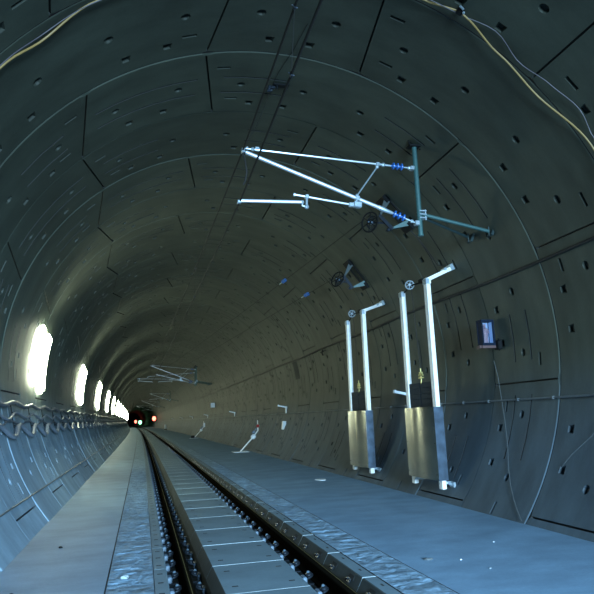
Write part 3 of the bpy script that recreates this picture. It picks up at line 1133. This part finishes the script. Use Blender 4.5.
MB().box((x0, (y0 + y1) / 2, (z0 + z1) / 2), (.006, y1 - y0, z1 - z0)).build('side_panel', 'frame', t, O)
MB().box(((x0 + x1) / 2, y0 - .005, (z0 + z1) / 2), (x1 - x0, .004, z1 - z0)).build('glass_pane', 'glass', t, O)
MB().box((4.085, 9.47, 2.705), (.36, .07, .05), bev=.005).box((3.95, 9.5, 2.70), (.03, .2, .05)).build('support_bar', 'wood', t, O)
bk = MB().box((4.27, 9.43, 2.735), (.09, .15, .17), bev=.012)
bk.tube([(4.235, 9.34, 2.80), (4.235, 9.36, 2.84)], .014, 6).tube([(4.235, 9.34, 2.66), (4.235, 9.36, 2.63)], .014, 6)
bk.build('wall_bracket', 'black', t, O)
# statuette: robed figure
sx, sy, sz = 4.035, 9.445, 2.765
prf = [(.052, 0), (.055, .02), (.048, .10), (.050, .18), (.058, .22), (.055, .255), (.030, .272), (.020, .283), (.026, .30), (.030, .318), (.026, .335), (.012, .348)]
sv, sf = [], []
for r_, h_ in prf:
    for j in range(14):
        a = 2 * PI * j / 14
        rr = r_ * (1 + (.10 * math.cos(5 * a) if h_ < .2 else 0))
        sv.append((sx + rr * math.cos(a) * (1.12 if .15 < h_ < .27 else 1), sy + rr * .7 * math.sin(a), sz + h_))
for i in range(len(prf) - 1):
    for j in range(14):
        sf.append((i * 14 + j, i * 14 + (j + 1) % 14, (i + 1) * 14 + (j + 1) % 14, (i + 1) * 14 + j))
sf += [tuple(range(14))[::-1], tuple((len(prf) - 1) * 14 + j for j in range(14))]
sb = MB().add(sv, sf)
for s in (-1, 1):
    sb.tube([(sx + s * .052, sy - .005, sz + .245), (sx + s * .06, sy - .022, sz + .19), (sx + s * .012, sy - .048, sz + .205)], [.016, .015, .010], 8)
tag(sb.build('statuette', 'figure', None, (sx, sy, sz)), 'pale pink robed statuette standing inside the small glass box', 'statuette')

# ------------------------------------------------------------------ cables and conduits on the walls
def wall_run(f, ys, off, r, n=8):
    pts = []
    for y in ys:
        th, o_ = f(y)
        pts.append(wp(th, y, off + o_))
    return MB().tube(pts, r, n)


ys = [-6 + i for i in range(80)] + [75 + 5 * i for i in range(50)]
tag(wall_run(lambda y: (73.6 + .25 * math.sin(y * .9), .0), ys, .045, .026).build('power_cable', 'cablek'), 'thick straight black cable along the wall above the white-post cabinets', 'cable')
cd = thing('conduit', 'thin grey conduit with clips along the wall at cabinet height', 'conduit', wp(102.2, 8, .0))
wall_run(lambda y: (102.2, 0), ys, .03, .016).build('pipe', 'pipe', cd, cd.location)
for i in range(48):
    y = 3.5 + .893 * i
    p = wp(102.2, y, .03)
    MB().box(p, (.05, .035, .05), bev=.005)  .build('pipe_clip', 'pipe', cd, cd.location)
# small light hooks on the black cable
t = thing('cable_hook', 'small black hook bracket hanging under the thick black cable', 'hook', wp(74.5, 19.6, .05))
MB().tube([wp(74, 19.6, .05), wp(75.6, 19.6, .10), wp(76.4, 19.7, .06), wp(76.0, 19.8, .02)], .02, 8).tube([wp(74.8, 19.3, .06), wp(74.9, 19.9, .06)], .02, 6).build('hook', 'black', t, t.location)

# festooned cables on the lamp wall
def festoon(thp, tht, off, so, phase, seed, yend):
    rnd = random.Random(seed)
    pts = []
    k = 0
    v = -1.6 + phase
    y = YA + (v) * L
    while y < yend:
        dep = (tht - thp) * rnd.uniform(.75, 1.2)
        per = L * rnd.uniform(.92, 1.08)
        n = 10 if y < 40 else 4
        for q in range(n):
            s = q / n
            sag = (1 - math.cos(2 * PI * s)) / 2
            pts.append(wp(thp + rnd.uniform(-.03, .03) + dep * sag, y + per * s, off + so * sag * .5))
        y = YA + L * (round((y + per - YA) / L - phase) + phase)
    return pts


HK = .40
for (thp, tht, off, so, ph, sd, r_, mt, lb) in (
        (-98.4, -99.2, .09, .0, HK, 3, .038, 'cabled', 'topmost wavy cable slung from the lamp-side wall'),
        (-100.9, -102.5, .08, .03, HK + .03, 4, .024, 'cableg', 'middle wavy cable slung from the lamp-side wall'),
        (-102.9, -104.0, .05, .02, HK - .2, 9, .016, 'cabled', 'thin wavy cable between the middle and lowest slung cables'),
        (-104.1, -106.9, .09, .05, HK + .1, 7, .040, 'cableg', 'lowest and deepest-sagging grey cable slung from the lamp-side wall')):
    P_ = festoon(thp, tht, off, so, ph, sd, 150)
    tag(MB().tube(P_, r_, 8).build('slung_cable', mt), lb, 'cable', 'cables slung along the lamp-side wall')
for i in range(14):
    y = YA + L * (HK + i)
    n = nth(i)
    t = thing('cable_hanger', f'small dark hanger holding the slung cables, {n} from the near end', 'hanger', wp(-101, y, 0), 'hangers of the slung cables')
    hb = MB().tube([wp(-97.9, y, .01), wp(-98.9, y, .10)], .009, 6).tube([wp(-97.9, y, .012), wp(-104.6, y, .012)], .009, 6)
    hb.tube([wp(-100.6, y, .01), wp(-101.3, y, .09)], .008, 6).tube([wp(-103.8, y, .01), wp(-104.7, y, .10)], .009, 6)
    hb.build('hook', 'black', t, t.location)
# thin ledge strip low on the lamp wall
tag(wall_run(lambda y: (-121.0, 0), ys, .004, .014, 6).build('wall_strip', 'pipe'), 'thin straight strip low along the lamp-side wall', 'strip')

# yellow cable round the near ring joint
def interp(tab, th):
    for (a, va), (b_, vb) in zip(tab, tab[1:]):
        if a <= th <= b_:
            s = (th - a) / (b_ - a); s = s * s * (3 - 2 * s)
            return va + (vb - va) * s
    return tab[-1][1]


tab = [(-80, -1.0), (-58, -1.0), (-51.4, -.965), (-44.5, -.90), (-35.4, -.98), (-20, -1.06), (5, -1.04), (21, -1.07), (26.3, -1.12), (36, -1.03), (46, -.985), (59, -1.08), (75, -1.05), (92, -1.08)]
tab2 = [(-80, -.99), (-58, -.99), (-51, -.975), (-44, -.925), (-35, -.985), (-20, -1.03), (5, -1.03), (26.3, -1.11), (33, -1.145), (39.5, -1.08), (46, -1.13), (52.6, -1.165), (57.4, -1.13), (61, -1.16), (75, -1.1), (92, -1.1)]
ths = [-78 + 1.5 * i for i in range(113)]
tag(MB().tube([wp(a, YA + L * interp(tab, a), .05 + .015 * math.sin(a * .2)) for a in ths], .0115, 8).build('yellow_cable', 'yellow'), 'yellow cable looped round the nearest ring of the ceiling', 'cable')
tag(MB().tube([wp(a, YA + L * interp(tab2, a), .035 + .02 * math.sin(a * .33)) for a in ths], .006, 6).build('thin_cable', 'purple'), 'thin mauve wire running beside the yellow cable', 'cable')
t = thing('cable_clip', 'dark clamp pinning the yellow cable to the ceiling joint', 'clip', wp(26.0, YA - 1.13 * L, 0))
MB().box(wp(26.2, YA - 1.13 * L, .03), (.08, .10, .07), Matrix.Rotation(math.radians(26), 3, 'Y'), bev=.01).build('clamp', 'black', t, t.location)
MB().tube([wp(26.4, YA - 1.17 * L, .06), wp(25.6, YA - 1.19 * L, .08)], .014, 8).ball(wp(26.8, YA - 1.15 * L, .07), .02, 6).build('bolt', 'galv', t, t.location)
# pale wire hanging down to the foot of the wall, and a loose one
hw = [(92.5, 9.62), (96.5, 9.5), (100.6, 9.40), (106.6, 9.195), (112, 8.98), (117.8, 8.742), (121, 8.55), (123.8, 8.33), (126, 8.12), (127.7, 7.93)]
tag(MB().tube([wp(a, y, .02) for a, y in hw], .0045, 6).build('hanging_wire', 'thin'), 'thin pale wire hanging down the wall to the floor below the glass box', 'wire')
tag(MB().tube([wp(106, 6.85, .02), wp(109.7, 7.07, .02), wp(113.5, 7.38, .03), wp(116.4, 7.58, .0)], .003, 6).build('loose_wire', 'thin'), 'short pale wire slanting into a pocket low on the near wall', 'wire')

# ------------------------------------------------------------------ small lamps on brackets along the wall
def bracket_lamp(y, lab, label_group='white lamp brackets along the walkway wall', first=None):
    x = 4.25
    if first is not None:
        return copy_tree(first, (bend(y), y, 0), lab)
    t = thing('bracket_lamp', lab, 'bracket lamp', (bend(y), y, 0), label_group)
    MB().box((4.05, 0, 2.055), (.42, .09, .06), Matrix.Rotation(.21, 3, 'Y'), bev=.012).box((3.86, 0, 2.10), (.05, .10, .075), Matrix.Rotation(.21, 3, 'Y'), bev=.01).build('arm', 'white', t)
    MB().box((4.20, 0, 1.90), (.045, .10, .27), bev=.01).build('stem', 'white', t)
    MB().box((4.225, 0, 2.0), (.04, .14, .12), bev=.01).build('wall_plate', 'galv', t)
    return t


bl = None
for y, lb in ((13.2, 'white bracket lamp just beside the nearer white-post cabinet'), (25.8, 'white bracket lamp above the white switch box'), (40.8, 'white bracket lamp beyond the slanting pole with red cap'),
              (57.5, 'small white bracket lamp above the farther slanting pole'), (74, 'tiny white bracket lamp fifth along the wall'), (91, 'tiny white bracket lamp sixth along the wall'), (113, 'tiny white bracket lamp last along the wall')):
    r_ = bracket_lamp(y, lb, first=bl)
    bl = bl or r_
# white box under the second lamp
t = thing('switch_box', 'white switch box on the wall under the second bracket lamp', 'box', (4.10, 25.6, 1.2))
O = t.location
MB().tube([(4.20, 25.7, 1.80), (4.19, 25.68, 1.55), (4.13, 25.6, 1.38)], .022, 8).build('conduit', 'galv', t, O)
MB().box((4.04, 25.55, 1.25), (.27, .20, .36), Matrix.Rotation(.12, 3, 'Y'), bev=.02).build('case', 'white', t, O)
MB().box((4.04, 25.44, 1.25), (.22, .03, .31), Matrix.Rotation(.12, 3, 'Y'), bev=.008).build('lid', 'paper', t, O)
MB().tube([(4.0, 25.85, 1.10), (3.98, 25.9, 1.20), (4.05, 25.95, 1.32)], .04, 8).tube([(4.02, 25.5, 1.1), (4.0, 25.5, 1.02)], .025, 6).build('gland', 'pipe', t, O)


# slanting poles standing on the walkway edge
def slant_pole(y, lab, box=False):
    t = thing('slanting_pole', lab, 'pole', (2.83 + bend(y), y, 0), 'slanting poles at the wall foot')
    MB().box((0, 0, .012), (.75, .9, .024), bev=.006).build('base_plate', 'paper', t)
    MB().tube([(0, 0, .02), (.66, 0, .70), (.90, 0, 1.0), (.90, 0, 1.2), (.885, 0, 1.50)], [.032, .032, .03, .026, .018], 8).build('tube', 'post', t)
    MB().box((.66, 0, .70), (.24, .24, .22), Matrix.Rotation(-.7, 3, 'Y'), bev=.06).build('housing', 'white', t)
    MB().box((.68, -.02, .92), (.15, .12, .13), Matrix.Rotation(-.7, 3, 'Y'), bev=.02).box((.79, -.02, 1.05), (.10, .1, .10), bev=.02).build('switch', 'guide', t)
    if box:
        MB().box((.93, -.05, 1.15), (.14, .3, .38), bev=.02).build('case', 'white', t)
        MB().box((-.10, 0, .13), (.3, .4, .22), bev=.03).build('base_block', 'black', t)
    else:
        MB().ball((.90, 0, 1.22), .085, 10).build('cap', 'red', t)['label'] = 'red cap'
    return t


slant_pole(30, 'slanting white pole with red cap rising from the walkway to the wall')
slant_pole(56.5, 'farther slanting white pole with pale box and dark foot', True)
# pale square plate on the wall
t_ = MB().box(wp(87.6, 52.5, .20), (.36, .05, .40), bev=.01)
tag(t_.build('wall_plate', 'paper', None, wp(87.6, 52.5)), 'small pale square plate high on the wall in the distance', 'plate')
# darker patch panel on wall
ptv = [wp(a, y, .008) for y in (23.45, 24.15) for a in (74.5, 77, 79.5, 82, 84)]
pt = MB().add(ptv, [(i, i + 1, 6 + i, 5 + i) for i in range(4)])
o = pt.build('repair_patch', 'patch', None); tag(o, 'dark rectangular patch on the wall just below the thick black cable', 'patch')
# bollard
t = thing('marker_post', 'short white-topped marker post at the foot of the wall far away', 'marker post', (2.95 + bend(115), 115, 0))
MB().box((0, 0, .12), (.5, .5, .24), bev=.04).build('foot', 'black', t)
MB().tube([(0, 0, .24), (0, 0, 1.0), (0, 0, 1.05)], [.17, .17, .10], 12).build('post', 'white', t)


# signals
def signal(x, y, z, r_, mat, lab):
    t = thing('signal_light', lab, 'signal light', (x + bend(y), y, 0), 'signal lights in the distance')
    MB().tube([(0, .1, 0), (0, .1, z)], .07, 10).build('post', 'black', t)
    MB().box((0, .1, z), (r_ * 2.7, .25, r_ * 3.2), bev=.1).build('head', 'black', t)
    MB().ball((0, -.02, z), r_, 14, sc=(1, .45, 1.25)).build('lens', mat, t)
    return t


signal(3.10, 178, 2.5, .52, 'sigr', 'large red signal light on a post at the wall foot')
signal(1.7, 280, 1.55, .72, 'sigg', 'green signal light at the far end of the track')
signal(1.72, 350, 2.0, .68, 'sigr', 'small red signal light beyond the green one')

# ------------------------------------------------------------------ bits on the floor
def lump(name, x, y, s, mat, lab, cat, grp=None, flat=.5):
    rnd = random.Random(int(x * 100 + y * 10))
    mb = MB().ball((x + bend(y), y, s * flat * .6), s, 8, sc=(1, .8, flat))
    for p in mb.v:
        p += Vector((rnd.uniform(-.2, .2) * s, rnd.uniform(-.2, .2) * s, rnd.uniform(-.1, .1) * s))
        p.z = max(p.z, -.002)
    tag(mb.build(name, mat, None, (x + bend(y), y, 0), smooth=0), lab, cat, grp)


lump('concrete_chip', -2.03, 6.95, .05, 'stone', 'pale concrete chip on the ridged strip beside the lamp-side kerb', 'rubble', 'loose chips on the floor')
lump('concrete_chip', -2.90, 8.96, .030, 'black', 'small dark chip alone on the smooth lamp-side floor', 'rubble', 'loose chips on the floor')
lump('concrete_chip', -3.08, 6.75, .022, 'black', 'tiny dark chip nearest the camera on the smooth lamp-side floor', 'rubble', 'loose chips on the floor')
lump('concrete_chip', 1.214, 6.476, .05, 'pipe', 'dark lump lying on the wide walkway near the ridged strip', 'rubble', 'loose chips on the floor', .3)
lump('concrete_chip', 1.531, 6.341, .014, 'paper', 'tiny white chip on the wide walkway in front of the near cabinet', 'rubble', 'loose chips on the floor')
lump('concrete_chip', 1.62, 5.9, .014, 'stone', 'tiny grey chip at the nearest corner of the wide walkway', 'rubble', 'loose chips on the floor')
lump('concrete_chip', 2.35, 7.0, .012, 'paper', 'tiny pale chip on the wide walkway nearer the wall', 'rubble', 'loose chips on the floor')
pv = [(2.543 + .13 * math.cos(a) * (1 + .2 * math.sin(3 * a)), 15.2 + .20 * math.sin(a) * (1 + .15 * math.cos(2 * a)), .008) for a in [2 * PI * q / 18 for q in range(18)]]
tag(MB().poly(pv, (0, 0, 1), .012).build('white_sheet', 'paper', None, (2.543, 15.2, 0)), 'small white sheet lying on the walkway before the farther cabinet', 'sheet')

# ------------------------------------------------------------------ light
def area(name, loc, size, sy, power, col, target):
    d = bpy.data.lights.new(name, 'AREA')
    d.shape = 'RECTANGLE'; d.size = size; d.size_y = sy; d.energy = power; d.color = col
    o = bpy.data.objects.new(name, d); C.objects.link(o)
    o.location = loc
    o.rotation_euler = (Vector(target) - Vector(loc)).to_track_quat('-Z', 'Y').to_euler()
    return o


area('portal_daylight', (1.0, -8, 3.0), 3.5, 3.0, 1050, (.46, .75, 1.0), (-.4, 12, .6)).data.spread = math.radians(60)

# added unseen spots by the wall lamps, brightening upper wall and ceiling
for i, y in enumerate(LAMPS[:13]):
    d = bpy.data.lights.new('added_upfill', 'SPOT')
    d.energy = UPFILL; d.color = (.94, 1, .80); d.spot_size = math.radians(120); d.spot_blend = 1.0; d.shadow_soft_size = .3
    o = bpy.data.objects.new('added_upfill', d); C.objects.link(o)
    p = Vector((-3.55 + bend(y), y, 3.5))
    o.location = p
    o.rotation_euler = (Vector((-1.9 + bend(y), y + .5, 6.6)) - p).to_track_quat('-Z', 'Y').to_euler()

w = bpy.data.worlds.new('world'); bpy.context.scene.world = w
w.use_nodes = True
w.node_tree.nodes['Background'].inputs[0].default_value = (.35, .5, .7, 1)
w.node_tree.nodes['Background'].inputs[1].default_value = .02

# ------------------------------------------------------------------ camera
cam = bpy.data.cameras.new('camera')
cam.sensor_width = 36; cam.sensor_fit = 'HORIZONTAL'
cam.lens = 597.13 / 594 * 36
cam.clip_start = .05; cam.clip_end = 2000
co = bpy.data.objects.new('camera', cam); C.objects.link(co)
yaw, pitch, roll = .254044, .197688, -.0355687
fwd = Vector((math.sin(yaw) * math.cos(pitch), math.cos(yaw) * math.cos(pitch), math.sin(pitch)))
rt = Vector((math.cos(yaw), -math.sin(yaw), 0)); up = rt.cross(fwd)
r2 = math.cos(roll) * rt + math.sin(roll) * up
u2 = -math.sin(roll) * rt + math.cos(roll) * up
mw = Matrix((r2, u2, -fwd)).transposed().to_4x4()
mw.translation = Vector((-1.865, 0, 1.601))
co.matrix_world = mw
sc = bpy.context.scene
sc.camera = co
sc.view_settings.view_transform = 'Standard'
sc.view_settings.look = 'None'
sc.view_settings.exposure = .12
sc.cycles.use_denoising = True
sc.cycles.max_bounces = 8
